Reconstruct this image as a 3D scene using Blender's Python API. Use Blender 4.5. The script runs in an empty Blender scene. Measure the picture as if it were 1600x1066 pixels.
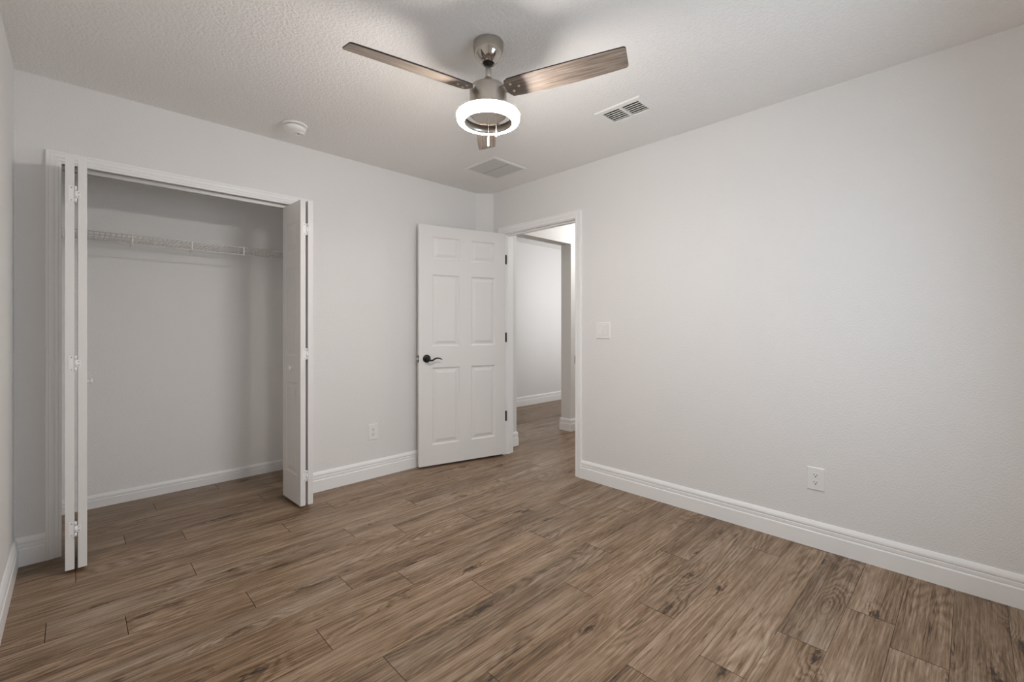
import bpy, bmesh, math, random
from mathutils import Vector, Matrix, Euler
random.seed(7)
S = bpy.context.scene
C = S.collection
R = math.radians
PI = math.pi

# ------------------------------------------------------------------ camera
cam_data = bpy.data.cameras.new('camera')
cam_data.sensor_width = 36.0
cam_data.lens = 701.25 / 1600 * 36
cam_data.shift_y = (511.7 - 533) / 1600
cam_data.clip_start = 0.02
cam = bpy.data.objects.new('camera', cam_data)
C.objects.link(cam)
cam.location = (-2.838, -3.272, 1.175)
cam.rotation_euler = (R(90), 0, -math.atan2(0.698, 0.716))
S.camera = cam

# ------------------------------------------------------------------ light and exposure
S.view_settings.view_transform = 'Standard'
S.view_settings.look = 'None'
S.view_settings.exposure = 0.05
S.view_settings.gamma = 1.0
S.view_settings.use_curve_mapping = False
S.cycles.use_denoising = True
S.cycles.max_bounces = 12
S.cycles.diffuse_bounces = 8
S.cycles.sample_clamp_indirect = 4.0

world = bpy.data.worlds.new('world')
S.world = world
world.use_nodes = True
world.node_tree.nodes['Background'].inputs[0].default_value = (0.75, 0.87, 1.0, 1)
world.node_tree.nodes['Background'].inputs[1].default_value = 1.0

RING_POWER = 200.0          # emission strength of the fan's ring tube


def area(name, loc, rot, sx, sy, power, col):
    d = bpy.data.lights.new(name, 'AREA')
    d.shape = 'RECTANGLE'
    d.size, d.size_y, d.energy, d.color = sx, sy, power, col
    o = bpy.data.objects.new(name, d)
    C.objects.link(o)
    o.location, o.rotation_euler = loc, rot
    return o


# daylight coming in through the window behind the camera
area('window_daylight', (-1.25, -3.50, 1.42), (R(80), 0, R(2)), 1.0, 1.0, 12.5, (0.74, 0.88, 1.0))
# the hall's ceiling lamp, just right of the doorway
ld = bpy.data.lights.new('hall_lamp', 'POINT')
ld.energy, ld.shadow_soft_size, ld.color = 25, 0.12, (1.0, 0.985, 0.96)
lo = bpy.data.objects.new('hall_lamp', ld)
C.objects.link(lo)
lo.location = (1.42, -0.90, 2.20)
# added fill light that brightens the far room's wall; no window there
area('far_room_fill', (2.62, 0.06, 1.65), (R(90), 0, 0), 1.3, 1.5, 13, (0.97, 0.98, 1.0))


# ------------------------------------------------------------------ materials
def newmat(name):
    m = bpy.data.materials.new(name)
    m.use_nodes = True
    nt = m.node_tree
    return m, nt, nt.nodes['Principled BSDF']


def nd(nt, t, **k):
    n = nt.nodes.new(t)
    for a, v in k.items():
        setattr(n, a, v)
    return n


def mth(nt, op, a, b=None, c=None, clamp=False):
    n = nd(nt, 'ShaderNodeMath', operation=op)
    n.use_clamp = clamp
    for i, v in enumerate((a, b, c)):
        if v is None:
            continue
        if isinstance(v, (int, float)):
            n.inputs[i].default_value = v
        else:
            nt.links.new(v, n.inputs[i])
    return n.outputs[0]


def ramp(nt, fac, stops):
    n = nd(nt, 'ShaderNodeValToRGB')
    e = n.color_ramp.elements
    while len(e) < len(stops):
        e.new(0.5)
    for i, (p, c) in enumerate(stops):
        e[i].position = p
        e[i].color = (*c, 1) if len(c) == 3 else c
    nt.links.new(fac, n.inputs[0])
    return n.outputs[0]


def painted(name, col, rough, scale, dist, strength=1.0, detail=3.0, lo=0.35, hi=0.65):
    m, nt, b = newmat(name)
    b.inputs['Base Color'].default_value = (*col, 1)
    b.inputs['Roughness'].default_value = rough
    b.inputs['Specular IOR Level'].default_value = 0.3
    co = nd(nt, 'ShaderNodeTexCoord')
    no = nd(nt, 'ShaderNodeTexNoise')
    no.inputs['Scale'].default_value = scale
    no.inputs['Detail'].default_value = detail
    nt.links.new(co.outputs['Object'], no.inputs['Vector'])
    r = ramp(nt, no.outputs['Fac'], [(lo, (0, 0, 0)), (hi, (1, 1, 1))])
    bp = nd(nt, 'ShaderNodeBump')
    bp.inputs['Strength'].default_value = strength
    bp.inputs['Distance'].default_value = dist
    nt.links.new(r, bp.inputs['Height'])
    nt.links.new(bp.outputs['Normal'], b.inputs['Normal'])
    return m


def plain(name, col, rough=0.5, metal=0.0, spec=0.5):
    m, nt, b = newmat(name)
    b.inputs['Base Color'].default_value = (*col, 1)
    b.inputs['Roughness'].default_value = rough
    b.inputs['Metallic'].default_value = metal
    b.inputs['Specular IOR Level'].default_value = spec
    # a faint mottling of the gloss
    co = nd(nt, 'ShaderNodeTexCoord')
    no = nd(nt, 'ShaderNodeTexNoise')
    no.inputs['Scale'].default_value = 22
    nt.links.new(co.outputs['Object'], no.inputs['Vector'])
    v = mth(nt, 'MULTIPLY_ADD', no.outputs['Fac'], 0.10, rough - 0.05)
    nt.links.new(v, b.inputs['Roughness'])
    return m


def brushed(name, col, rough):
    m, nt, b = newmat(name)
    b.inputs['Base Color'].default_value = (*col, 1)
    b.inputs['Metallic'].default_value = 1.0
    co = nd(nt, 'ShaderNodeTexCoord')
    mp = nd(nt, 'ShaderNodeMapping')
    mp.inputs['Scale'].default_value = (6, 6, 400)
    no = nd(nt, 'ShaderNodeTexNoise')
    no.inputs['Scale'].default_value = 3
    nt.links.new(co.outputs['Object'], mp.inputs['Vector'])
    nt.links.new(mp.outputs['Vector'], no.inputs['Vector'])
    v = mth(nt, 'MULTIPLY_ADD', no.outputs['Fac'], 0.2, rough - 0.1)
    nt.links.new(v, b.inputs['Roughness'])
    return m


M = {}
M['wall'] = painted('wall_paint', (0.795, 0.789, 0.780), 0.75, 130, 0.0016, 0.45)
M['ceiling'] = painted('ceiling_texture', (0.87, 0.86, 0.845), 0.9, 85, 0.0032, 0.55, 2.5, 0.38, 0.62)
M['closet'] = painted('closet_wall_lightened', (0.91, 0.905, 0.896), 0.8, 130, 0.0016, 0.6)  # wall colour lightened to stand in for stronger light inside the closet
M['trim'] = plain('trim_enamel', (0.90, 0.90, 0.90), 0.35, 0, 0.4)
M['door'] = plain('door_enamel', (0.80, 0.79, 0.78), 0.4, 0, 0.4)
M['plastic'] = plain('white_plastic', (0.84, 0.835, 0.82), 0.35, 0, 0.45)
M['wire'] = plain('white_vinyl_wire', (0.76, 0.74, 0.71), 0.4)
M['track'] = plain('track_metal', (0.62, 0.60, 0.58), 0.45, 0.3)
M['black'] = plain('black_bronze', (0.012, 0.011, 0.010), 0.42, 0.0, 0.3)
M['slot'] = plain('dark_slot', (0.015, 0.014, 0.013), 0.8)
M['duct'] = plain('dark_duct', (0.010, 0.009, 0.008), 0.8)
M['grille'] = plain('grille_enamel', (0.60, 0.60, 0.575), 0.5)
M['nickel'] = plain('polished_nickel', (0.50, 0.465, 0.42), 0.12, 1.0)
M['brushed'] = brushed('brushed_nickel', (0.60, 0.56, 0.51), 0.34)
M['satin'] = plain('satin_plate', (0.78, 0.74, 0.69), 0.55, 0.35)
M['divider'] = plain('shadow_gap_enamel', (0.22, 0.22, 0.21), 0.6)
M['brass'] = plain('screw_brass', (0.75, 0.62, 0.42), 0.3, 1.0)
M['edge'] = plain('blade_edge', (0.022, 0.014, 0.011), 0.5)
M['chain'] = plain('bead_chain', (0.85, 0.8, 0.72), 0.3, 0.6)
M['steel'] = plain('latch_steel', (0.6, 0.58, 0.55), 0.3, 1.0)


def ring_mat():
    m, nt, b = newmat('glowing_diffuser')
    b.inputs['Base Color'].default_value = (0.9, 0.9, 0.88, 1)
    b.inputs['Roughness'].default_value = 0.4
    b.inputs['Emission Color'].default_value = (1.0, 0.925, 0.865, 1)
    b.inputs['Emission Strength'].default_value = RING_POWER
    return m


M['glow'] = ring_mat()


def blade_mat():
    m, nt, b = newmat('blade_wood')
    co = nd(nt, 'ShaderNodeTexCoord')
    mp = nd(nt, 'ShaderNodeMapping')
    mp.inputs['Scale'].default_value = (3.0, 60, 8)
    no = nd(nt, 'ShaderNodeTexNoise')
    no.inputs['Scale'].default_value = 2.2
    no.inputs['Detail'].default_value = 6
    no.inputs['Distortion'].default_value = 0.6
    nt.links.new(co.outputs['Object'], mp.inputs['Vector'])
    nt.links.new(mp.outputs['Vector'], no.inputs['Vector'])
    c = ramp(nt, no.outputs['Fac'], [(0.30, (0.13, 0.10, 0.08)), (0.5, (0.225, 0.18, 0.148)), (0.72, (0.36, 0.30, 0.25))])
    nt.links.new(c, b.inputs['Base Color'])
    b.inputs['Roughness'].default_value = 0.5
    return m


M['blade'] = blade_mat()


def floor_mat():
    m, nt, b = newmat('wood_plank_floor')
    L = nt.links.new
    co = nd(nt, 'ShaderNodeTexCoord')
    at = nd(nt, 'ShaderNodeAttribute', attribute_name='plank')
    sp = nd(nt, 'ShaderNodeSeparateColor')
    L(at.outputs['Color'], sp.inputs[0])
    r1, r2, r3 = sp.outputs[0], sp.outputs[1], sp.outputs[2]
    xyz = nd(nt, 'ShaderNodeSeparateXYZ')
    L(co.outputs['Object'], xyz.inputs[0])
    X = mth(nt, 'ADD', xyz.outputs[0], mth(nt, 'MULTIPLY', r2, 43.0))
    Y = mth(nt, 'ADD', xyz.outputs[1], mth(nt, 'MULTIPLY', r3, 29.0))
    Z = mth(nt, 'MULTIPLY', r1, 17.0)

    def vec(sx, sy):
        n = nd(nt, 'ShaderNodeCombineXYZ')
        L(mth(nt, 'MULTIPLY', X, sx), n.inputs[0])
        L(mth(nt, 'MULTIPLY', Y, sy), n.inputs[1])
        L(Z, n.inputs[2])
        return n.outputs[0]

    def noise(v, scale, detail, rough=0.5, dist=0.0):
        n = nd(nt, 'ShaderNodeTexNoise')
        n.inputs['Scale'].default_value = scale
        n.inputs['Detail'].default_value = detail
        n.inputs['Roughness'].default_value = rough
        n.inputs['Distortion'].default_value = dist
        L(v, n.inputs['Vector'])
        return n.outputs['Fac']

    # knots: sparse stretched cells with ragged edges
    vo = nd(nt, 'ShaderNodeTexVoronoi')
    vo.inputs['Scale'].default_value = 1.0
    wob = noise(vec(9, 30), 1.0, 4, 0.6)
    kx = nd(nt, 'ShaderNodeCombineXYZ')
    L(mth(nt, 'ADD', mth(nt, 'MULTIPLY', X, 3.1), mth(nt, 'MULTIPLY', wob, 0.55)), kx.inputs[0])
    L(mth(nt, 'ADD', mth(nt, 'MULTIPLY', Y, 9.0), mth(nt, 'MULTIPLY', wob, 0.35)), kx.inputs[1])
    L(Z, kx.inputs[2])
    L(kx.outputs[0], vo.inputs['Vector'])
    rag = noise(vec(34, 110), 1.0, 3, 0.6)
    kd = mth(nt, 'ADD', vo.outputs['Distance'], mth(nt, 'MULTIPLY', mth(nt, 'SUBTRACT', rag, 0.5), 0.42))
    knot_on = mth(nt, 'GREATER_THAN', nd_sep(nt, vo.outputs['Color']), 0.50)
    knot = mth(nt, 'MULTIPLY', ramp(nt, kd, [(0.02, (1, 1, 1)), (0.17, (0, 0, 0))]), knot_on)
    halo = mth(nt, 'MULTIPLY', ramp(nt, vo.outputs['Distance'], [(0.05, (1, 1, 1)), (0.60, (0, 0, 0))]), knot_on)
    # cathedral grain: contours of a slow noise, bent round the knots
    slow = noise(vec(0.62, 3.6), 1.0, 1.5, 0.4)
    contour = mth(nt, 'ADD', mth(nt, 'MULTIPLY', slow, 190.0), mth(nt, 'MULTIPLY', halo, 16.0))
    jag = mth(nt, 'MULTIPLY', noise(vec(20, 90), 1.0, 2), 4.0)
    rings = mth(nt, 'SINE', mth(nt, 'ADD', contour, jag))
    rings = mth(nt, 'MULTIPLY_ADD', rings, 0.5, 0.5)
    rings = mth(nt, 'POWER', rings, 0.6)
    figure = ramp(nt, noise(vec(1.1, 5.5), 1.0, 2, 0.5), [(0.46, (0, 0, 0)), (0.62, (1, 1, 1))])
    figure = mth(nt, 'MAXIMUM', figure, halo)
    rings = mth(nt, 'MULTIPLY', mth(nt, 'SUBTRACT', rings, 0.55), figure)
    fine2 = noise(vec(2.6, 120), 1.0, 5, 0.72)
    streak = noise(vec(0.9, 32), 1.0, 6, 0.68)
    fine = noise(vec(10, 170), 1.0, 3, 0.65)
    broad = noise(vec(0.8, 6.0), 1.0, 3, 0.5)
    patch = noise(vec(3.0, 15.0), 1.0, 3, 0.6)

    def add(v, n, w, mid=0.5):
        return mth(nt, 'MULTIPLY_ADD', mth(nt, 'SUBTRACT', n, mid), w, v)
    v = add(0.585, streak, 0.50)
    v = add(v, fine, 0.50)
    v = add(v, fine2, 0.62)
    v = add(v, broad, 0.34)
    v = add(v, patch, 0.30)
    v = mth(nt, 'MULTIPLY_ADD', rings, 0.17, v)
    v = add(v, r1, 0.07)
    v = mth(nt, 'MULTIPLY_ADD', knot, -0.40, v)
    v = mth(nt, 'MULTIPLY_ADD', halo, -0.05, v)
    # thin dark drying lines that follow the grain
    dl = noise(vec(2.2, 42), 1.0, 2, 0.5, 0.2)
    dl = mth(nt, 'ABSOLUTE', mth(nt, 'SUBTRACT', dl, 0.5))
    gate = ramp(nt, noise(vec(2.0, 9), 1.0, 2), [(0.52, (0, 0, 0)), (0.64, (1, 1, 1))])
    dl = mth(nt, 'MULTIPLY', ramp(nt, dl, [(0.006, (1, 1, 1)), (0.028, (0, 0, 0))]), gate)
    v = mth(nt, 'MULTIPLY_ADD', dl, -0.20, v)
    col = ramp(nt, v, [(0.22, (0.034, 0.020, 0.010)), (0.44, (0.142, 0.082, 0.039)), (0.61, (0.265, 0.177, 0.109)),
                       (0.90, (0.48, 0.368, 0.272))])
    # some boards are greyer than others
    gm = nd(nt, 'ShaderNodeMix', data_type='RGBA', blend_type='MULTIPLY')
    L(mth(nt, 'MULTIPLY', patch, mth(nt, 'MULTIPLY', r2, 0.9)), gm.inputs[0])
    L(col, gm.inputs[6])
    gm.inputs[7].default_value = (0.84, 0.95, 1.10, 1)
    # dark mineral streaks along the grain
    ms = noise(vec(1.7, 17), 1.0, 5, 0.65, 0.3)
    msf = ramp(nt, ms, [(0.59, (0, 0, 0)), (0.70, (1, 1, 1))])
    mx = nd(nt, 'ShaderNodeMix', data_type='RGBA', blend_type='MULTIPLY')
    L(mth(nt, 'MULTIPLY', msf, 0.70), mx.inputs[0])
    L(gm.outputs[2], mx.inputs[6])
    mx.inputs[7].default_value = (0.46, 0.43, 0.41, 1)
    L(mx.outputs[2], b.inputs['Base Color'])
    L(mth(nt, 'MULTIPLY_ADD', fine, 0.14, 0.33), b.inputs['Roughness'])
    b.inputs['Specular IOR Level'].default_value = 0.5
    bp = nd(nt, 'ShaderNodeBump')
    bp.inputs['Strength'].default_value = 0.35
    bp.inputs['Distance'].default_value = 0.0012
    L(mth(nt, 'ADD', fine, mth(nt, 'MULTIPLY', rings, 0.25)), bp.inputs['Height'])
    L(bp.outputs['Normal'], b.inputs['Normal'])
    return m


def nd_sep(nt, colour):
    s = nd(nt, 'ShaderNodeSeparateColor')
    nt.links.new(colour, s.inputs[0])
    return s.outputs[0]


M['floor'] = floor_mat()
M['seam'] = plain('plank_seam', (0.018, 0.012, 0.009), 0.8)


def glass_mat():
    m, nt, b = newmat('window_glass')
    b.inputs['Base Color'].default_value = (1, 1, 1, 1)
    b.inputs['Roughness'].default_value = 0.02
    b.inputs['Transmission Weight'].default_value = 1.0
    b.inputs['IOR'].default_value = 1.45
    return m


M['glass'] = glass_mat()


# ------------------------------------------------------------------ mesh helpers
class MB:
    def __init__(self):
        self.bm = bmesh.new()

    def box(self, x0, x1, y0, y1, z0, z1, mi=0, mat=None):
        vs = [Vector((x, y, z)) for z in (z0, z1) for y in (y0, y1) for x in (x0, x1)]
        if mat is not None:
            vs = [mat @ v for v in vs]
        v = [self.bm.verts.new(p) for p in vs]
        for f in ((0, 2, 3, 1), (4, 5, 7, 6), (0, 1, 5, 4), (2, 6, 7, 3), (0, 4, 6, 2), (1, 3, 7, 5)):
            self.bm.faces.new([v[i] for i in f]).material_index = mi
        return self

    def prism(self, pts, z0, z1, mi=0, mat=None):
        """pts: plan outline (x, y), extruded in z"""
        a = [Vector((p[0], p[1], z0)) for p in pts]
        c = [Vector((p[0], p[1], z1)) for p in pts]
        if mat is not None:
            a = [mat @ p for p in a]
            c = [mat @ p for p in c]
        a = [self.bm.verts.new(p) for p in a]
        c = [self.bm.verts.new(p) for p in c]
        n = len(pts)
        self.bm.faces.new(list(reversed(a))).material_index = mi
        self.bm.faces.new(c).material_index = mi
        for i in range(n):
            j = (i + 1) % n
            self.bm.faces.new([a[i], a[j], c[j], c[i]]).material_index = mi
        return self

    def lathe(self, prof, n=48, centre=(0, 0), mi=0, smooth=True, mat=None):
        """prof: list of (radius, z); closed at the axis where radius is 0"""
        rings = []
        for r, z in prof:
            if r <= 1e-6:
                p = Vector((centre[0], centre[1], z))
                rings.append([self.bm.verts.new(mat @ p if mat is not None else p)])
            else:
                row = []
                for k in range(n):
                    t = 2 * PI * k / n
                    p = Vector((centre[0] + r * math.cos(t), centre[1] + r * math.sin(t), z))
                    row.append(self.bm.verts.new(mat @ p if mat is not None else p))
                rings.append(row)
        for a, c in zip(rings, rings[1:]):
            for k in range(n):
                l = (k + 1) % n
                if len(a) == 1 and len(c) == 1:
                    break
                if len(a) == 1:
                    f = self.bm.faces.new([a[0], c[l], c[k]])
                elif len(c) == 1:
                    f = self.bm.faces.new([a[k], a[l], c[0]])
                else:
                    f = self.bm.faces.new([a[k], a[l], c[l], c[k]])
                f.smooth = smooth
                f.material_index = mi
        return self

    def torus(self, Rr, rr, z, n=64, k=16, squash=1.0):
        grid = []
        for i in range(n):
            t = 2 * PI * i / n
            grid.append([self.bm.verts.new(((Rr + rr * math.cos(2 * PI * j / k)) * math.cos(t),
                                            (Rr + rr * math.cos(2 * PI * j / k)) * math.sin(t),
                                            z + squash * rr * math.sin(2 * PI * j / k))) for j in range(k)])
        for i in range(n):
            for j in range(k):
                f = self.bm.faces.new([grid[i][j], grid[(i + 1) % n][j], grid[(i + 1) % n][(j + 1) % k], grid[i][(j + 1) % k]])
                f.smooth = True
        return self

    def tube(self, pts, r, k=8, cap=True, radii=None, flat=1.0):
        pts = [Vector(p) for p in pts]
        rings = []
        for i, p in enumerate(pts):
            d = (pts[min(i + 1, len(pts) - 1)] - pts[max(i - 1, 0)]).normalized()
            up = Vector((0, 0, 1)) if abs(d.z) < 0.95 else Vector((1, 0, 0))
            a = d.cross(up).normalized()
            c = a.cross(d).normalized()
            q = radii[i] if radii else r
            rings.append([self.bm.verts.new(p + a * q * math.cos(2 * PI * j / k) + c * q * flat * math.sin(2 * PI * j / k)) for j in range(k)])
        for a, c in zip(rings, rings[1:]):
            for j in range(k):
                f = self.bm.faces.new([a[j], a[(j + 1) % k], c[(j + 1) % k], c[j]])
                f.smooth = True
        if cap:
            self.bm.faces.new(list(reversed(rings[0])))
            self.bm.faces.new(rings[-1])
        return self

    def sweep(self, prof, p, q, nrm, mitre0=0.0, mitre1=0.0):
        """prof: closed outline (t out along nrm, z); swept from p to q in plan; mitre pulls the ends in by t*mitre"""
        p, q, nrm = Vector((*p, 0)), Vector((*q, 0)), Vector((*nrm, 0)).normalized()
        d = (q - p).normalized()
        a = [self.bm.verts.new(p + nrm * t + d * t * mitre0 + Vector((0, 0, z))) for t, z in prof]
        c = [self.bm.verts.new(q + nrm * t - d * t * mitre1 + Vector((0, 0, z))) for t, z in prof]
        n = len(prof)
        self.bm.faces.new(a)
        self.bm.faces.new(list(reversed(c)))
        for i in range(n):
            j = (i + 1) % n
            self.bm.faces.new([a[i], c[i], c[j], a[j]])
        return self

    def casing(self, prof, s0, s1, ztop, to3):
        """mitred door casing; prof: open outline (w outwards from the opening, t thickness); to3(s, t, z) -> point"""
        rows = []
        for w, t in prof:
            rows.append([self.bm.verts.new(to3(*p)) for p in ((s0 - w, t, 0.0), (s0 - w, t, ztop + w), (s1 + w, t, ztop + w), (s1 + w, t, 0.0))])
        for a, c in zip(rows, rows[1:]):
            for i in range(3):
                self.bm.faces.new([a[i], a[i + 1], c[i + 1], c[i]])
        self.bm.faces.new([r[0] for r in rows])
        self.bm.faces.new([r[3] for r in reversed(rows)])
        return self

    def bevel(self, w, seg=2, ang=40):
        ed = [e for e in self.bm.edges if len(e.link_faces) == 2 and e.calc_face_angle(0) > R(ang)]
        bmesh.ops.bevel(self.bm, geom=ed, offset=w, segments=seg, affect='EDGES', profile=0.7)
        return self

    def build(self, name, mats, parent=None, recalc=True):
        if recalc:
            bmesh.ops.recalc_face_normals(self.bm, faces=self.bm.faces)
        me = bpy.data.meshes.new(name)
        self.bm.to_mesh(me)
        self.bm.free()
        for m in (mats if isinstance(mats, (list, tuple)) else [mats]):
            me.materials.append(m)
        o = bpy.data.objects.new(name, me)
        C.objects.link(o)
        if parent:
            o.parent = parent
        return o


def structure(o, label=None, cat=None):
    o['kind'] = 'structure'
    if label:
        o['label'] = label
    if cat:
        o['category'] = cat
    return o


def tag(o, label, cat, group=None, kind=None):
    o['label'], o['category'] = label, cat
    if group:
        o['group'] = group
    if kind:
        o['kind'] = kind
    return o


def empty(name, loc, rz=0.0):
    o = bpy.data.objects.new(name, None)
    C.objects.link(o)
    o.empty_display_size = 0.1
    o.location = loc
    o.rotation_euler = (0, 0, rz)
    return o


# ------------------------------------------------------------------ room shell
HC = 2.44                     # ceiling height
XL, YB = -3.05, -3.53         # left wall, wall behind the camera
TW = 0.115                    # wall thickness
CX0, CX1, CZ = -2.885, -1.690, 2.016      # closet opening
DY0, DY1, DZ = -1.078, -0.256, 2.034      # doorway opening (along the right wall)
CYB = 0.717                   # closet back wall
CXR = -1.46                   # closet right side
HY0, HY1, HX0, HX1, HZ = -0.105, 0.035, 0.312, 1.178, 2.118   # hall opening beyond the doorway
FX, FY = 3.3, 1.42            # far room

# floor of separate planks, joints where the photograph shows them
JOINT = {0: -2.165, -1: -1.727, -2: -1.945, -3: -2.293, -4: -2.690, -5: -2.918, -6: -2.423, -7: -1.950, -8: -1.628, -9: -2.395,
         -10: -2.639, 1: -1.516, 5: -1.109, 6: -1.460, 7: -1.234, 8: -0.890, 9: -0.520, 2: -2.05, 3: -1.22, 4: -1.83, 10: -1.9}
bm = bmesh.new()
col = bm.loops.layers.color.new('plank')
PL, PW, G, GE = 1.206, 0.157, 0.0006, 0.0011
for r in range(-20, 14):
    y1, y0 = -1.49 - PW * r, -1.49 - PW * (r + 1)
    if y1 < YB - 0.1 or y0 > FY + 0.1:
        continue
    j = JOINT.get(r, -2.9 + random.random() * PL)
    x = j - PL * math.ceil((j - (XL - 0.1)) / PL)
    while x < FX + 0.1:
        xa, xb = max(x, XL - 0.1), min(x + PL, FX + 0.1)
        if xb - xa > 0.01:
            v = [bm.verts.new(p) for p in ((xa + GE, y0 + G, 0), (xb - GE, y0 + G, 0), (xb - GE, y1 - G, 0), (xa + GE, y1 - G, 0))]
            f = bm.faces.new(v)
            c = (random.random(), random.random(), random.random(), 1)
            for l in f.loops:
                l[col] = c
        x += PL
v = [bm.verts.new(p) for p in ((XL - 0.1, YB - 0.1, -0.0012), (FX + 0.1, YB - 0.1, -0.0012), (FX + 0.1, FY + 0.1, -0.0012), (XL - 0.1, FY + 0.1, -0.0012))]
bm.faces.new(v).material_index = 1
v = [bm.verts.new(p) for p in ((XL - 0.1, YB - 0.1, -0.06), (XL - 0.1, FY + 0.1, -0.06), (FX + 0.1, FY + 0.1, -0.06), (FX + 0.1, YB - 0.1, -0.06))]
bm.faces.new(v).material_index = 1
me = bpy.data.meshes.new('floor')
bm.to_mesh(me)
bm.free()
me.materials.append(M['floor'])
me.materials.append(M['seam'])
fl = bpy.data.objects.new('floor', me)
C.objects.link(fl)
structure(fl, 'brown wood plank floor running through the room, closet and hall', 'floor')

# ceiling, left open above the supply register's duct
VX0, VX1, VY0, VY1 = -0.600, -0.462, -1.975, -1.742
b = MB()
b.box(XL - 0.1, VX0, YB - 0.1, FY + 0.1, HC, HC + 0.1)
b.box(VX1, FX + 0.1, YB - 0.1, FY + 0.1, HC, HC + 0.1)
b.box(VX0, VX1, YB - 0.1, VY0, HC, HC + 0.1)
b.box(VX0, VX1, VY1, FY + 0.1, HC, HC + 0.1)
structure(b.build('ceiling', M['ceiling']), 'off-white knockdown textured ceiling', 'ceiling')

b = MB()
b.box(XL - TW, XL, YB - TW, CYB + TW, 0, HC)
structure(b.build('wall_left', M['wall']))
b = MB()                                         # closet wall
b.box(XL, CX0 - 0.018, 0, TW, 0, HC)
b.box(CX0 - 0.018, CX1 + 0.018, 0, TW, CZ + 0.056, HC)
b.box(CX1 + 0.018, 0, 0, TW, 0, HC)
structure(b.build('wall_back', M['wall']))
b = MB()
b.prism([(-0.122, 0.0), (0.0, -0.110), (0.0, 0.0)], 0, HC)
structure(b.build('wall_corner', M['wall']))
b = MB()                                         # wall with the doorway
b.box(0, TW, YB - TW, DY0 - 0.018, 0, HC)
b.box(0, TW, DY0 - 0.018, DY1 + 0.018, DZ + 0.018, HC)
b.box(0, TW, DY1 + 0.018, FY, 0, HC)
structure(b.build('wall_right', M['wall']))
# wall behind the camera with its window
WX0, WX1, WZ0, WZ1 = -1.80, -0.70, 0.80, 2.00
b = MB()
b.box(XL, WX0, YB - TW, YB, 0, HC)
b.box(WX1, 0, YB - TW, YB, 0, HC)
b.box(WX0, WX1, YB - TW, YB, 0, WZ0)
b.box(WX0, WX1, YB - TW, YB, WZ1, HC)
structure(b.build('wall_front', M['wall']))
win = structure(empty('window_1', ((WX0 + WX1) / 2, YB, WZ0)))
win.rotation_euler = (0, 0, 0)
hw, hh = (WX1 - WX0) / 2, WZ1 - WZ0
b = MB()
for x0, x1, z0, z1 in ((-hw, -hw + .05, 0, hh), (hw - .05, hw, 0, hh), (-hw + .05, hw - .05, 0, .05), (-hw + .05, hw - .05, hh - .05, hh), (-.025, .025, .05, hh - .05)):
    b.box(x0, x1, -0.065, -0.02, z0, z1)
b.build('window_frame', M['trim'], win)
b = MB()
b.box(-hw - .03, hw + .03, -0.02, 0.05, -0.025, 0)
b.build('window_sill', M['trim'], win)
b = MB()
for x0, x1 in ((-hw + .05, -.025), (.025, hw - .05)):
    b.box(x0, x1, -0.046, -0.042, .05, hh - .05)
b.build('window_glass', M['glass'], win)

# closet interior
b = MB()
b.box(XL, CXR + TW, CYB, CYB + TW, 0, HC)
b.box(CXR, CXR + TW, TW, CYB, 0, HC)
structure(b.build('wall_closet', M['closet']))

# hall and the room beyond it
b = MB()
b.box(TW, HX0, HY0, HY1, 0, HC)
b.box(HX0, HX1, HY0, HY1, HZ, HC)
b.box(HX1, 1.9, HY0, HY1, 0, HC)
structure(b.build('wall_hall', M['wall']))
b = MB()
b.box(TW, FX + TW, FY, FY + TW, 0, HC)
b.box(FX, FX + TW, YB, FY, 0, HC)
b.box(TW, FX, YB - TW, YB, 0, HC)
structure(b.build('wall_far', M['wall']))

# ------------------------------------------------------------------ baseboards
BP = [(0, 0), (0.0155, 0), (0.0155, 0.080), (0.0135, 0.084), (0.0105, 0.085), (0.0105, 0.089), (0.0125, 0.091), (0.0125, 0.104), (0.0085, 0.1055),
      (0.0085, 0.1095), (0.0125, 0.1115), (0.0132, 0.116), (0.012, 0.124), (0.0085, 0.132), (0.0055, 0.1375), (0.004, 0.140), (0, 0.140)]


BPC = [(0, 0), (0.0125, 0), (0.0125, 0.050), (0.010, 0.053), (0.010, 0.058), (0.0115, 0.061), (0.0105, 0.070), (0.006, 0.080), (0.0035, 0.084), (0, 0.084)]


def base(name, segs, prof=BP):
    b = MB()
    for s in segs:
        b.sweep(prof, *s)
    return structure(b.build(name, M['trim']))


base('baseboard_left', [((XL, YB), (XL, 0), (1, 0), 0, 1)])
base('baseboard_back', [((XL, 0), (CX0 - 0.0585, 0), (0, -1), 1, 0), ((CX1 + 0.0585, 0), (-0.125, 0), (0, -1)), ])
base('baseboard_right', [((0, DY0 - 0.0615), (0, YB), (-1, 0))])
base('baseboard_closet', [((XL, CYB), (CXR, CYB), (0, -1), 1, 1), ((CXR, CYB), (CXR, TW), (-1, 0), 1, 0), ((XL, TW), (XL, CYB), (1, 0), 0, 1)], BPC)
base('baseboard_far', [((TW, FY), (FX, FY), (0, -1))])
base('baseboard_hall', [((HX1, HY1), (HX1, HY0), (-1, 0), -1, -1), ((HX1, HY0), (1.9, HY0), (0, -1), -1, 0),
                        ((HX0, HY0), (HX0, HY1), (1, 0), -1, -1), ((TW, HY0), (HX0, HY0), (0, -1), 0, -1)])

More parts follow.
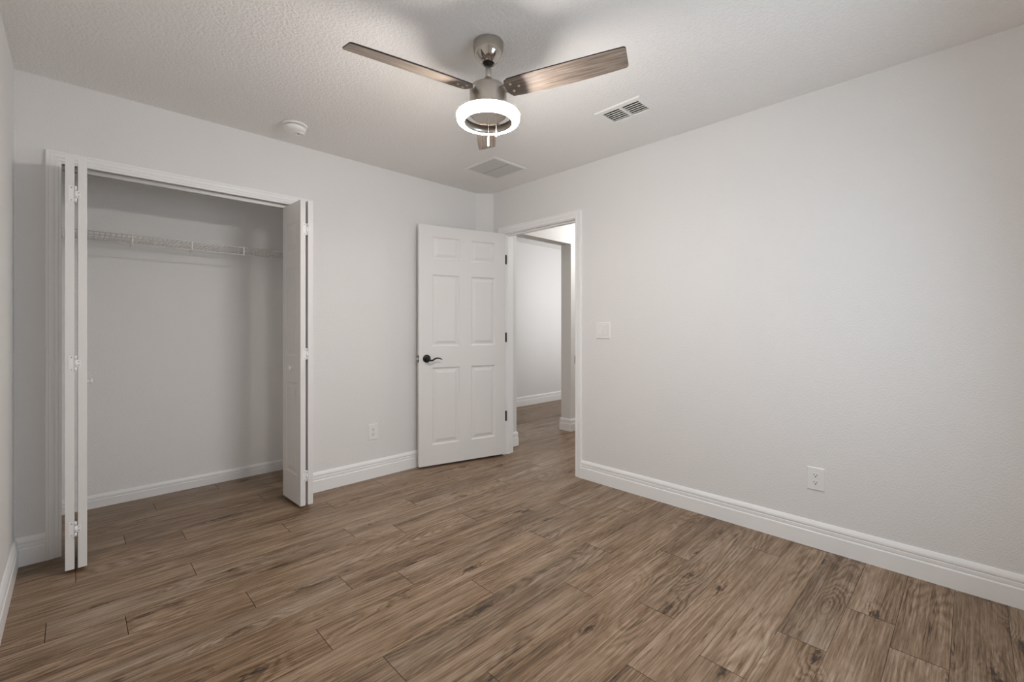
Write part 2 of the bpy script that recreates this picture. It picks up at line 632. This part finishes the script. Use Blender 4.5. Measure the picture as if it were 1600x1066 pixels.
# ------------------------------------------------------------------ casings and jambs
CP = [(0, 0), (0, 0.008), (0.003, 0.010), (0.010, 0.010), (0.013, 0.0125), (0.019, 0.0125), (0.021, 0.011), (0.024, 0.011), (0.030, 0.0145), (0.040, 0.0165),
      (0.043, 0.015), (0.046, 0.015), (0.049, 0.0175), (0.056, 0.0175), (0.058, 0.0155), (0.058, 0)]
tr = structure(empty('trim_1', (0, 0, 0)), 'white moulded casing round the closet opening', 'door trim')
b = MB()
b.casing(CP, CX0, CX1, CZ, lambda s, t, z: (s, -t, z))
b.build('casing', M['trim'], tr)
b = MB()
b.box(CX0 - 0.018, CX0 - 0.003, 0.0, TW, 0, CZ + 0.056)
b.box(CX1 + 0.003, CX1 + 0.018, 0.0, TW, 0, CZ + 0.056)
b.box(CX0 - 0.003, CX1 + 0.003, 0.0, TW, CZ + 0.044, CZ + 0.056)
b.box(CX0 - 0.003, CX1 + 0.003, 0.060, TW, CZ + 0.006, CZ + 0.044)
b.build('jamb', M['trim'], tr)
b = MB()                                          # folding-door track: an upside-down channel under the head
b.box(CX0, CX1, 0.034, 0.0365, CZ - 0.020, CZ + 0.006)
b.box(CX0, CX1, 0.0615, 0.064, CZ - 0.020, CZ + 0.006)
b.box(CX0, CX1, 0.0365, 0.0615, CZ + 0.0035, CZ + 0.006)
b.build('door_track', M['track'], tr)

tr = structure(empty('trim_2', (0, 0, 0)), 'white moulded casing and jamb of the doorway to the hall', 'door trim')
b = MB()
b.casing([(w + 0.005, t) for w, t in CP], DY0, DY1, DZ, lambda s, t, z: (-t, s, z))
b.casing([(w + 0.005, t) for w, t in CP], DY0, DY1, DZ, lambda s, t, z: (TW + t, s, z))
b.build('casing', M['trim'], tr)
b = MB()
b.box(0, TW, DY0 - 0.018, DY0, 0, DZ + 0.018)
b.box(0, TW, DY1, DY1 + 0.018, 0, DZ + 0.018)
b.box(0, TW, DY0, DY1, DZ, DZ + 0.018)
b.build('jamb', M['trim'], tr)
b = MB()
b.box(0.040, 0.075, DY0, DY0 + 0.011, 0, DZ)
b.box(0.040, 0.075, DY1 - 0.011, DY1, 0, DZ)
b.box(0.040, 0.075, DY0 + 0.011, DY1 - 0.011, DZ - 0.011, DZ)
b.build('door_stop', M['trim'], tr)
b = MB()
b.box(-0.004, 0.030, DY0, DY0 + 0.0022, 0.885, 0.955)
b.box(-0.0055, -0.0005, DY0 - 0.002, DY0 + 0.0022, 0.895, 0.945)
o = b.build('strike_plate', M['black'], tr)
o['label'] = 'black strike plate'


# ------------------------------------------------------------------ panelled slabs
def panel_slab(w, h, t, panels, ring, both=True):
    """slab s 0..w, y 0..-t (front face at y = -t... back at 0), z 0..h; panels: (s0, s1, z0, z1); ring: [(inset, depth), ...]"""
    mb = MB()
    bm = mb.bm
    ss = sorted({0, w, *[p[0] for p in panels], *[p[1] for p in panels]})
    zs = sorted({0, h, *[p[2] for p in panels], *[p[3] for p in panels]})

    def face(y, sign):
        cache = {}

        def vert(s, z, d=0.0):
            k = (round(s, 5), round(z, 5), round(d, 5))
            if k not in cache:
                cache[k] = bm.verts.new((s, y - sign * d, z))
            return cache[k]
        for s0, s1 in zip(ss, ss[1:]):
            for z0, z1 in zip(zs, zs[1:]):
                cs, cz = (s0 + s1) / 2, (z0 + z1) / 2
                if any(p[0] < cs < p[1] and p[2] < cz < p[3] for p in panels):
                    continue
                bm.faces.new([vert(s0, z0), vert(s1, z0), vert(s1, z1), vert(s0, z1)])
        for a, c, e, g in panels:
            prev = None
            for ins, d in [(0, 0)] + ring:
                row = [vert(a + ins, e + ins, d), vert(c - ins, e + ins, d), vert(c - ins, g - ins, d), vert(a + ins, g - ins, d)]
                if prev:
                    for i in range(4):
                        j = (i + 1) % 4
                        bm.faces.new([prev[i], prev[j], row[j], row[i]])
                prev = row
            bm.faces.new(prev)
        return cache
    face(-t, -1)
    face(0, 1)
    # rim, sharing the grid lines
    for s0, s1 in zip(ss, ss[1:]):
        for z in (0, h):
            bm.faces.new([bm.verts.new(p) for p in ((s0, -t, z), (s1, -t, z), (s1, 0, z), (s0, 0, z))])
    for z0, z1 in zip(zs, zs[1:]):
        for s in (0, w):
            bm.faces.new([bm.verts.new(p) for p in ((s, -t, z0), (s, -t, z1), (s, 0, z1), (s, 0, z0))])
    bmesh.ops.remove_doubles(bm, verts=bm.verts, dist=1e-5)
    return mb


RINGS = [(0.003, 0.002), (0.010, 0.0085), (0.015, 0.0095), (0.022, 0.0095), (0.044, 0.0020), (0.046, 0.0012)]

# entry door, hinged on the doorway's far jamb and folded back towards the closet wall
DW, DT, DB = 0.813, 0.035, 0.020
DH = 2.030 - DB
ANG = R(14.2)
door = empty('door_1', (-0.006, DY1 - 0.001, 0), 0)
structure(door, 'white six-panel door standing open in front of the room corner', 'door')
# local frame: x runs from hinge to free edge, slab lies on the -y side (towards the camera)
door.rotation_euler = (0, 0, PI - ANG)
pz = [(0.190, 0.838), (1.015, 1.620), (1.745, 1.937)]
pans = [(s0, s1, z0 - DB, z1 - DB) for s0, s1 in ((0.102, 0.342), (0.449, 0.698)) for z0, z1 in pz]
mb = panel_slab(DW, DH, DT, pans, RINGS)
# mirrored so that the slab's visible face looks towards the camera: after the turn local +y points to the camera
for v in mb.bm.verts:
    v.co.y = -v.co.y
    v.co.x += 0.004
    v.co.z += DB
o = mb.build('door_panel', M['door'], door)
ZK = 0.915
ros = MB()
mt = Matrix.Translation((DW - 0.062, DT, ZK)) @ Matrix.Rotation(-PI / 2, 4, 'X')
ros.lathe([(0, -0.0), (0.0325, -0.0), (0.0335, 0.003), (0.032, 0.008), (0.027, 0.0115), (0.018, 0.0125), (0.0125, 0.016), (0.0115, 0.040), (0.013, 0.044), (0.0125, 0.056), (0.008, 0.0595), (0, 0.060)], 40, mat=mt)
lev = empty('door_lever', (0, 0, 0))
lev.parent = door
lev['label'] = 'black curved lever handle'
ros.build('rosette', M['black'], lev)
lx = DW - 0.062
pts = []
for i in range(17):
    u = i / 16
    pts.append((lx - 0.004 - 0.112 * u, DT + 0.050 + 0.004 * math.sin(PI * u), ZK - 0.010 - 0.004 * math.sin(PI * min(u * 2.2, 1)) + 0.013 * math.sin(PI * max(0, (u - 0.25) / 0.75)) ** 1.0 * (1 if u > .25 else 0) + 0.003 * u))
lv = MB()
lv.tube(pts, 0.006, 12, radii=[0.0085 - 0.0045 * (i / 16) for i in range(17)], flat=1.0)
lv.build('lever', M['black'], lev)
# the other side's handle
b = MB()
mt2 = Matrix.Translation((lx, 0, ZK)) @ Matrix.Rotation(PI / 2, 4, 'X')
b.lathe([(0, 0), (0.0325, 0.0), (0.0335, 0.003), (0.030, 0.010), (0.018, 0.0125), (0.0125, 0.016), (0.0115, 0.050), (0, 0.052)], 32, mat=mt2)
b.tube([(lx - 0.11 * i / 8, -0.042, ZK - 0.006 + 0.006 * math.sin(PI * i / 8)) for i in range(9)], 0.006, 10)
b.build('back_handle', M['black'], door)
b = MB()
b.box(DW + 0.004, DW + 0.0055, DT / 2 - 0.0125, DT / 2 + 0.0125, ZK - 0.029, ZK + 0.029)
lp = b.build('latch_plate', M['black'], door)
lp['label'] = 'black latch plate on the door edge'
b = MB()
b.prism([(DW + 0.0055, DT / 2 - 0.007), (DW + 0.016, DT / 2 - 0.007), (DW + 0.0075, DT / 2 + 0.007), (DW + 0.0055, DT / 2 + 0.007)], ZK - 0.009, ZK + 0.009)
b.build('latch_bolt', M['steel'], lp)
for z0, z1 in ((0.309, 0.402), (1.039, 1.127), (1.758, 1.845)):
    b = MB()
    b.tube([(0.000, -0.003, z0), (0.000, -0.003, z1)], 0.0062, 12)          # knuckle
    mj = door.matrix_basis.copy()
    # leaf let into the jamb: built in room space and brought into the door's frame
    inv = (Matrix.Translation(Vector(door.location)) @ Euler((0, 0, PI - ANG)).to_matrix().to_4x4()).inverted()
    b.box(-0.004, 0.033, DY1 - 0.0022, DY1 + 0.0005, z0, z1, mat=inv)
    b.box(0.0025, 0.0042, 0.002, DT - 0.004, z0, z1)                        # leaf on the door edge
    h = b.build('hinge', M['black'], door)
    h['label'] = 'black butt hinge'

# ------------------------------------------------------------------ bifold closet doors
LW, LT, LB, LH = 0.302, 0.032, 0.020, 1.980
bpz = [(0.205, 0.812), (0.985, 1.582), (1.690, 1.873)]


def leaf_mesh():
    mb = panel_slab(LW, LH, LT, [(0.057, LW - 0.062, z0 - LB, z1 - LB) for z0, z1 in bpz],
                    [(0.004, 0.0015), (0.009, 0.0055), (0.014, 0.006), (0.020, 0.006), (0.038, 0.0015), (0.040, 0.001)])
    return mb


def bifold(loc, left, label):
    """two leaves folded flat together, edges towards the room; hinges on the front edges"""
    t = empty('bifold_door', loc)
    tag(t, label, 'closet door', kind='thing')
    for i, (x, rot) in enumerate(left):
        mb = leaf_mesh()
        m = Matrix.Translation((x, 0, LB)) @ Matrix.Rotation(R(-90 + rot), 4, 'Z')
        for v in mb.bm.verts:
            v.co = m @ v.co
        mb.build('leaf', M['door'], t)
    return t


# local x across the two leaves, leaves run from y = 0 (back, under the track) to y = -LW
bl = bifold((-2.8725, 0.026, 0), [(0.0345, 0.0), (0.0785, 0.0)], 'white folded bifold closet door at the left side of the closet')
br = bifold((-1.812, 0.051, 0), [(0.0365, 2.2), (0.0835, 2.2)], 'white folded bifold closet door nearest the electrical outlet and the hinged door')


def bif_hinge(parent, x, y, z0, z1, wide):
    """non-mortise hinge bridging the two front edges: outer leaf plate, inner leaf plate, three knuckles"""
    b = MB()
    h = z1 - z0
    b.box(x - 0.024, x - 0.004, y - 0.0018, y, z0, z1)
    b.box(x + 0.004, x + 0.018, y - 0.0018, y, z0 + 0.28 * h, z1 - 0.28 * h)
    for a, c in ((0, .26), (.28, .72), (.74, 1)):
        b.tube([(x, y - 0.003, z0 + a * h), (x, y - 0.003, z0 + c * h)], 0.0048, 10)
    hg = b.build('hinge', M['trim'], parent)
    for sx, sz in ((-0.014, 0.11), (-0.014, 0.89), (0.011, 0.38), (0.011, 0.62)):
        s = MB()
        mt = Matrix.Translation((x + sx, y - 0.0018, z0 + sz * h)) @ Matrix.Rotation(PI / 2, 4, 'X')
        s.lathe([(0.0034, 0), (0.003, 0.0009), (0.0, 0.0011)], 12, mat=mt)
        s.build('hinge_screw', M['steel'], hg)


for z0, z1 in ((0.175, 0.246), (0.966, 1.040), (1.774, 1.850)):
    bif_hinge(bl, 0.0385, -LW, z0, z1, True)
    bif_hinge(br, 0.0545, -LW + 0.001, z0, z1, True)


def knob(parent, x, y, z, sgn):
    b = MB()
    mt = Matrix.Translation((x, y, z)) @ Matrix.Rotation(sgn * PI / 2, 4, 'Y')
    b.lathe([(0, 0), (0.0085, 0.0), (0.0075, 0.003), (0.0055, 0.006), (0.0055, 0.011), (0.0125, 0.0145), (0.0150, 0.018), (0.0145, 0.021), (0.010, 0.0238), (0, 0.0245)], 28, mat=mt)
    b.build('knob', M['plastic'], parent)


knob(bl, 0.0785, -0.146, 0.898, 1)
knob(br, 0.010, -0.169, 0.906, -1)
# pivot pins and guides that carry the leaves in the track
for p, xs in ((bl, (0.016, 0.062)), (br, (0.020, 0.066))):
    for x in xs:
        b = MB()
        b.tube([(x, -0.010, LB + LH - 0.002), (x, -0.010, CZ - 0.004)], 0.004, 10)
        b.build('pivot_pin', M['steel'], p)
    b = MB()
    b.tube([(xs[0], -0.010, 0.0), (xs[0], -0.010, LB + 0.002)], 0.005, 10)
    b.build('floor_pivot', M['steel'], p)

# ------------------------------------------------------------------ wire closet shelf
SZ, SY0, SY1, SX0, SX1 = 1.752, 0.405, CYB - 0.006, XL + 0.006, CXR - 0.006
sh = empty('wire_shelf', ((SX0 + SX1) / 2, CYB, SZ))
tag(sh, 'white wire closet shelf with a front lip across the back of the closet', 'shelf')
ox, oy, oz = -sh.location.x, -sh.location.y, -sh.location.z


def rel(p):
    return (p[0] + ox, p[1] + oy, p[2] + oz)


def rod(name, y, z, r):
    b = MB()
    b.tube([rel((SX0, y, z)), rel((SX1, y, z))], r, 8)
    return b.build(name, M['wire'], sh)


rod('front_rail', SY0, SZ, 0.0032)
rod('lip_rail', SY0 - 0.002, SZ - 0.052, 0.0034)
rod('back_rail', SY1, SZ - 0.004, 0.0032)
rod('support_rod', SY0 + 0.10, SZ - 0.005, 0.0028)
rod('support_rod', SY0 + 0.205, SZ - 0.005, 0.0028)
b = MB()
x = SX0 + 0.012
while x < SX1:
    b.tube([rel((x, SY1, SZ)), rel((x, SY0 + 0.004, SZ)), rel((x, SY0 - 0.001, SZ - 0.004)), rel((x, SY0 - 0.002, SZ - 0.052))], 0.0016, 6)
    x += 0.0254
b.build('wire_deck', M['wire'], sh)
for x in (-2.577, -2.270, -1.962, -2.884):
    b = MB()
    b.box(x + ox - 0.004, x + ox + 0.004, SY0 + oy - 0.007, SY0 + oy + 0.003, -0.056, 0.004)
    b.tube([rel((x - 0.010, SY0 + 0.014, SZ - 0.068)), rel((x, SY0 - 0.001, SZ - 0.053))], 0.003, 8)
    b.build('lip_clip', M['wire'], sh)
for x in (-2.62, -2.15, -1.70):
    b = MB()
    b.box(x + ox - 0.009, x + ox + 0.009, SY1 + oy - 0.004, 0, -0.013, 0.010)
    b.build('wall_clip', M['plastic'], sh)
for x in (SX0, SX1):
    b = MB()
    sgn = -1 if x == SX0 else 1
    b.box(min(x, x + sgn * 0.006) + ox, max(x, x + sgn * 0.006) + ox, SY0 + oy - 0.012, SY0 + oy + 0.03, -0.062, 0.010)
    b.build('end_bracket', M['plastic'], sh)

# ------------------------------------------------------------------ ceiling fan
FXC, FYC = -1.518, -1.767
fan = empty('ceiling_fan', (FXC, FYC, HC))
tag(fan, 'brushed nickel ceiling fan with three wood blades and a glowing ring light', 'ceiling fan')
ZF = -HC


def fz(z):
    return z - HC


b = MB()
b.lathe([(0.0, fz(2.4395)), (0.067, fz(2.4395)), (0.0675, fz(2.436)), (0.0675, fz(2.416)), (0.066, fz(2.412)), (0.0655, fz(2.402)), (0.060, fz(2.385)), (0.049, fz(2.368)), (0.0365, fz(2.357)),
         (0.031, fz(2.354)), (0.030, fz(2.349)), (0.0255, fz(2.349)), (0.024, fz(2.357)), (0.0, fz(2.36))], 64)
o = b.build('canopy', M['nickel'], fan)
o['label'] = 'polished canopy at the ceiling'
b = MB()
b.lathe([(0.0, fz(2.368)), (0.014, fz(2.366)), (0.021, fz(2.358)), (0.0225, fz(2.350)), (0.020, fz(2.343)), (0.015, fz(2.339)), (0.0, fz(2.338))], 40)
b.build('hanger_ball', M['black'], fan)
b = MB()
b.lathe([(0.0, fz(2.36)), (0.0130, fz(2.36)), (0.0130, fz(2.262)), (0.0, fz(2.262))], 32)
b.build('downrod', M['brushed'], fan)
b = MB()
b.lathe([(0.0, fz(2.285)), (0.0165, fz(2.285)), (0.0185, fz(2.281)), (0.025, fz(2.270)), (0.032, fz(2.254)), (0.034, fz(2.241)), (0.0, fz(2.239))], 40)
b.build('yoke_cover', M['brushed'], fan)
b = MB()
b.lathe([(0.0, fz(2.243)), (0.070, fz(2.243)), (0.079, fz(2.240)), (0.0825, fz(2.233)), (0.0825, fz(2.160)), (0.081, fz(2.150)), (0.084, fz(2.147)), (0.084, fz(2.130)), (0.080, fz(2.124)), (0.0, fz(2.122))], 64)
b.build('motor_housing', M['brushed'], fan)
b = MB()                                           # plate and spokes that carry the ring under the motor
b.lathe([(0.0, fz(2.1215)), (0.078, fz(2.1225)), (0.0785, fz(2.117)), (0.074, fz(2.1135)), (0.066, fz(2.1155)), (0.0, fz(2.1165))], 56)
for k in range(3):
    b.box(0.070, 0.110, -0.007, 0.007, fz(2.1165), fz(2.1205), mat=Matrix.Rotation(R(20 + 120 * k), 4, 'Z'))
kit = b.build('light_kit', M['satin'], fan)
b = MB()                                           # metal carrier: inner wall and top of the ring
b.lathe([(0.1070, fz(2.0845)), (0.1052, fz(2.0845)), (0.1048, fz(2.121)), (0.1370, fz(2.1240)), (0.1455, fz(2.1215)), (0.1453, fz(2.1195)), (0.1365, fz(2.1180)), (0.1070, fz(2.1180)), (0.1070, fz(2.0845))], 96)
b.build('ring_carrier', M['brushed'], fan)
b = MB()                                           # diffuser: rounded outer wall and underside
b.lathe([(0.1365, fz(2.1178)), (0.1385, fz(2.114)), (0.1395, fz(2.107)), (0.1388, fz(2.099)), (0.1360, fz(2.0915)), (0.1310, fz(2.0875)), (0.1240, fz(2.0858)),
         (0.1160, fz(2.0855)), (0.1072, fz(2.0855)), (0.1072, fz(2.1178)), (0.1365, fz(2.1178))], 96)
ring = b.build('ring_light', M['glow'], fan)
ring['label'] = 'glowing ring light tube'


def blade_outline():
    up = [(0.088, 0.020), (0.105, 0.048), (0.20, 0.0545), (0.32, 0.0575), (0.44, 0.0560), (0.54, 0.0525), (0.598, 0.0490), (0.606, 0.0460), (0.609, 0.040)]
    lo = [(0.615, -0.040), (0.613, -0.0455), (0.606, -0.0490), (0.54, -0.0500), (0.44, -0.0510), (0.32, -0.0520), (0.20, -0.0520), (0.115, -0.050), (0.096, -0.040), (0.086, -0.012)]
    return up + lo


def build_blade(deg):
    m = Matrix.Rotation(R(deg), 4, 'Z') @ Matrix.Translation((0, 0, fz(2.218))) @ Matrix.Rotation(R(-15), 4, 'X')
    ol = blade_outline()
    b = MB()
    b.prism(ol, -0.003, 0.003)
    for f in b.bm.faces:
        if abs(f.normal.z) < 0.5 or True:
            pass
    b.bm.normal_update()
    for f in b.bm.faces:
        f.material_index = 1 if abs(f.normal.z) < 0.5 else 0
    o = b.build('blade', [M['blade'], M['edge']], fan)
    o.matrix_local = m
    for x, y in ((0.118, 0.020), (0.118, -0.020), (0.150, 0.0)):
        s = MB()
        mt = Matrix.Translation((x, y, -0.003)) @ Matrix.Rotation(PI, 4, 'X')
        s.lathe([(0.0062, 0), (0.0058, 0.0016), (0.003, 0.0028), (0.0, 0.003)], 16, mat=mt)
        s.build('blade_screw', M['brass'], o)
    a = MB()
    a.box(0.060, 0.165, -0.022, 0.022, 0.003, 0.0065)
    a.box(0.050, 0.090, -0.018, 0.018, -0.004, 0.0065)
    a.build('blade_bracket', M['brushed'], o)
    return o


for deg in (169.5, 49.5, -70.5):
    build_blade(deg)


def chain(x, y, z0, z1, pend):
    b = MB()
    n = int((z0 - z1) / 0.0048)
    for i in range(n):
        z = fz(z0 - 0.0048 * i)
        b.lathe([(0, z + 0.0019), (0.0014, z + 0.0012), (0.0019, z), (0.0014, z - 0.0012), (0, z - 0.0019)], 8, (x, y))
    b.tube([(x, y, fz(z0)), (x, y, fz(z1))], 0.0007, 6)
    c = b.build('pull_chain', M['chain'], fan)
    p = MB()
    p.lathe([(0, fz(z1 + 0.004)), (0.0022, fz(z1 + 0.003)), (0.0034, fz(z1 - 0.004)), (0.0040, fz(z1 - pend * 0.5)), (0.0044, fz(z1 - pend + 0.004)), (0.003, fz(z1 - pend)), (0, fz(z1 - pend - 0.0005))], 16, (x, y))
    p.build('pendant', M['plastic'], c)


chain(0.006, 0.006, 2.118, 2.030, 0.046)
chain(0.0265, -0.022, 2.118, 2.054, 0.030)

# ------------------------------------------------------------------ smoke detector
sd = empty('smoke_detector', (-1.853, -0.318, HC))
tag(sd, 'round white smoke detector on the ceiling above the closet wall', 'smoke detector')
b = MB()
b.lathe([(0, 0), (0.071, 0), (0.0715, -0.004), (0.070, -0.010), (0.064, -0.012), (0, -0.012)], 64)
b.build('mounting_base', M['plastic'], sd)
b = MB()
b.lathe([(0, -0.012), (0.056, -0.012), (0.056, -0.016), (0, -0.016)], 48)
b.build('air_gap', M['slot'], sd)
b = MB()
b.lathe([(0, -0.016), (0.062, -0.016), (0.0645, -0.019), (0.0635, -0.029), (0.059, -0.038), (0.050, -0.045), (0.036, -0.050), (0.0, -0.052)], 64)
b.build('cover', M['plastic'], sd)
b = MB()
b.lathe([(0.030, -0.046), (0.029, -0.0545), (0.026, -0.0560), (0.0225, -0.0545), (0.0210, -0.0520), (0, -0.0518)], 40, (0.026, -0.006))
b.build('test_button', M['plastic'], sd)
b = MB()
b.lathe([(0.0055, -0.0512), (0.0050, -0.0535), (0, -0.0538)], 16, (0.020, -0.004))
b.build('indicator', M['slot'], sd)

# ------------------------------------------------------------------ supply register and return grille
vt = empty('ceiling_vent', (-0.531, -1.8585, HC))
tag(vt, 'white ceiling register with two banks of dark open louvres', 'vent')
ox0, ox1, oy0, oy1 = -0.106, 0.106, -0.1485, 0.1485
ix0, ix1, iy0, iy1 = VX0 + 0.531, VX1 + 0.531, VY0 + 1.8585, VY1 + 1.8585
b = MB()


def frame_ring(b, o, i, zo, zi, zt):
    """sloped picture-frame: outer edge at zo, inner edge at zi, back at zt"""
    O = [(o[0], o[2]), (o[1], o[2]), (o[1], o[3]), (o[0], o[3])]
    I = [(i[0], i[2]), (i[1], i[2]), (i[1], i[3]), (i[0], i[3])]
    rows = [[b.bm.verts.new((*p, zt)) for p in O], [b.bm.verts.new((*p, zo)) for p in O], [b.bm.verts.new((p[0] * .965, p[1] * .975, zi)) for p in O], [b.bm.verts.new((*p, zi)) for p in I], [b.bm.verts.new((*p, zt)) for p in I]]
    for a, c in zip(rows, rows[1:] + rows[:1]):
        for k in range(4):
            l = (k + 1) % 4
            b.bm.faces.new([a[k], a[l], c[l], c[k]])


frame_ring(b, (ox0, ox1, oy0, oy1), (ix0, ix1, iy0, iy1), -0.002, -0.0075, -0.0002)
b.build('vent_frame', M['plastic'], vt)
b = MB()
ym = (iy0 + iy1) / 2
b.box(ix0, ix1, ym - 0.007, ym + 0.007, -0.0070, 0.004)
b.build('divider_bar', M['plastic'], vt)
for y0, y1 in ((iy0, ym - 0.007), (ym + 0.007, iy1)):
    b = MB()
    n = 6
    for k in range(n):
        x = ix0 + (k + 0.55) * (ix1 - ix0) / n
        tilt = R(10)
        prof = [(-0.0058, 0.0), (-0.002, 0.0014), (0.002, 0.0014), (0.0058, 0.0)]
        rows = []
        for u, w in prof:
            for d in (0, 0.0010):
                px = x + u * math.cos(tilt) - (w + d) * math.sin(tilt)
                pz_ = 0.001 + u * math.sin(tilt) + (w + d) * math.cos(tilt)
                rows.append((px, pz_))
        top = rows[0::2]
        bot = rows[1::2]
        ol = top + list(reversed(bot))
        a = [b.bm.verts.new((p[0], y0, p[1])) for p in ol]
        c = [b.bm.verts.new((p[0], y1, p[1])) for p in ol]
        b.bm.faces.new(a)
        b.bm.faces.new(list(reversed(c)))
        for i in range(len(ol)):
            j = (i + 1) % len(ol)
            b.bm.faces.new([a[i], c[i], c[j], a[j]])
    b.build('louvres', M['plastic'], vt)
b = MB()                                            # duct boot above the ceiling: five inner faces
b.box(ix0 - 0.006, ix0, iy0 - 0.006, iy1 + 0.006, 0.0, 0.16)
b.box(ix1, ix1 + 0.006, iy0 - 0.006, iy1 + 0.006, 0.0, 0.16)
b.box(ix0, ix1, iy0 - 0.006, iy0, 0.0, 0.16)
b.box(ix0, ix1, iy1, iy1 + 0.006, 0.0, 0.16)
b.box(ix0 - 0.006, ix1 + 0.006, iy0 - 0.006, iy1 + 0.006, 0.16, 0.166)
b.build('duct_boot', M['duct'], vt)

rg = empty('return_grille', (-0.443, -0.627, HC))
tag(rg, 'square white return air grille on the ceiling near the room corner', 'vent')
h = 0.176
b = MB()
frame_ring(b, (-h, h, -h, h), (-h + .022, h - .022, -h + .022, h - .022), -0.002, -0.007, -0.0002)
b.build('grille_frame', M['plastic'], rg)
b = MB()
k = -h + .024
while k < h - .024:
    b.box(-0.0058, 0.0058, -h + .022, h - .022, -0.0006, 0.0006, mat=Matrix.Translation((k, 0, -0.0045)) @ Matrix.Rotation(R(28), 4, 'Y'))
    k += 0.0098
b.build('grille_louvres', M['grille'], rg)
b = MB()
b.box(-0.002, 0.002, -h + .022, h - .022, -0.0078, -0.0005)
b.build('grille_divider', M['divider'], rg)
b = MB()
b.box(-h + .018, h - .018, -h + .018, h - .018, -0.0006, -0.0003)
b.build('filter_backing', M['grille'], rg)
for x in (h - 0.011, -h + 0.011):
    b = MB()
    b.lathe([(0.0035, -0.007), (0.003, -0.0085), (0, -0.0088)], 12, (x, 0.0))
    b.build('grille_screw', M['steel'], rg)


# ------------------------------------------------------------------ switch and outlets
def plate(w, h, t=0.0055):
    b = MB()
    x, z = w / 2, h / 2
    c = 0.004
    rows = [[b.bm.verts.new(p) for p in ((-x, 0, -z), (x, 0, -z), (x, 0, z), (-x, 0, z))],
            [b.bm.verts.new(p) for p in ((-x, -t * .5, -z), (x, -t * .5, -z), (x, -t * .5, z), (-x, -t * .5, z))],
            [b.bm.verts.new(p) for p in ((-x + c, -t, -z + c), (x - c, -t, -z + c), (x - c, -t, z - c), (-x + c, -t, z - c))]]
    for a, q in zip(rows, rows[1:]):
        for k in range(4):
            l = (k + 1) % 4
            b.bm.faces.new([a[k], a[l], q[l], q[k]])
    b.bm.faces.new(rows[0])
    b.bm.faces.new(rows[2])
    return b


def outlet(loc, rz, label):
    t = empty('wall_outlet', loc, rz)
    tag(t, label, 'electrical outlet', 'white duplex outlets')
    plate(0.078, 0.122).build('cover_plate', M['plastic'], t)
    for z in (0.0195, -0.0195):
        b = MB()
        pts = []
        for k in range(40):
            a = 2 * PI * k / 40
            pts.append((0.0172 * math.cos(a), max(-0.0142, min(0.0142, 0.0172 * math.sin(a)))))
        mt = Matrix.Translation((0, -0.0050, z)) @ Matrix.Rotation(PI / 2, 4, 'X')
        b.prism(pts, 0, 0.0022, mat=mt)
        rc = b.build('receptacle', M['plastic'], t)
        for xa, za, zb in ((-0.0066, -0.0005, 0.0085), (0.0066, 0.0005, 0.0078)):
            s = MB()
            s.box(xa - 0.0012, xa + 0.0012, -0.0076, -0.0070, z + za, z + zb)
            s.build('plug_slot', M['slot'], rc)
        s = MB()
        mt = Matrix.Translation((0, -0.0070, z - 0.0065)) @ Matrix.Rotation(PI / 2, 4, 'X')
        s.lathe([(0, 0), (0.0031, 0), (0.0031, 0.0006), (0, 0.0006)], 16, mat=mt)
        s.build('ground_hole', M['slot'], rc)
    b = MB()
    mt = Matrix.Translation((0, -0.0055, 0)) @ Matrix.Rotation(PI / 2, 4, 'X')
    b.lathe([(0.0033, 0), (0.003, 0.0010), (0, 0.0013)], 14, mat=mt)
    b.build('cover_screw', M['plastic'], t)
    return t


outlet((-1.167, 0, 0.358), 0, 'white duplex outlet on the wall between the folding closet door and the hinged door')
outlet((0, -2.688, 0.365), -PI / 2, 'white duplex outlet low on the long bare wall right of the doorway')

sw = empty('light_switch', (0, -1.343, 1.151), -PI / 2)
tag(sw, 'white double rocker light switch beside the doorway casing', 'light switch')
plate(0.122, 0.122, 0.0070).build('cover_plate', M['plastic'], sw)
for x, s in ((-0.023, 1), (0.023, -1)):
    b = MB()
    b.box(x - 0.0178, x + 0.0178, -0.0072, -0.0068, -0.0348, 0.0348)
    b.build('switch_gap', M['grille'], sw)
    b = MB()
    # wedge rocker: upper or lower half pressed in
    a = [(-0.0330, -0.0070), (-0.0330, -0.0077 - 0.0048 * (1 if s > 0 else 0)), (0.0, -0.0090), (0.0330, -0.0077 - 0.0048 * (0 if s > 0 else 1)), (0.0330, -0.0070)]
    L_ = [b.bm.verts.new((x - 0.0163, y, z)) for z, y in a]
    R_ = [b.bm.verts.new((x + 0.0163, y, z)) for z, y in a]
    b.bm.faces.new(L_)
    b.bm.faces.new(list(reversed(R_)))
    for i in range(5):
        j = (i + 1) % 5
        b.bm.faces.new([L_[i], R_[i], R_[j], L_[j]])
    b.build('rocker', M['plastic'], sw)
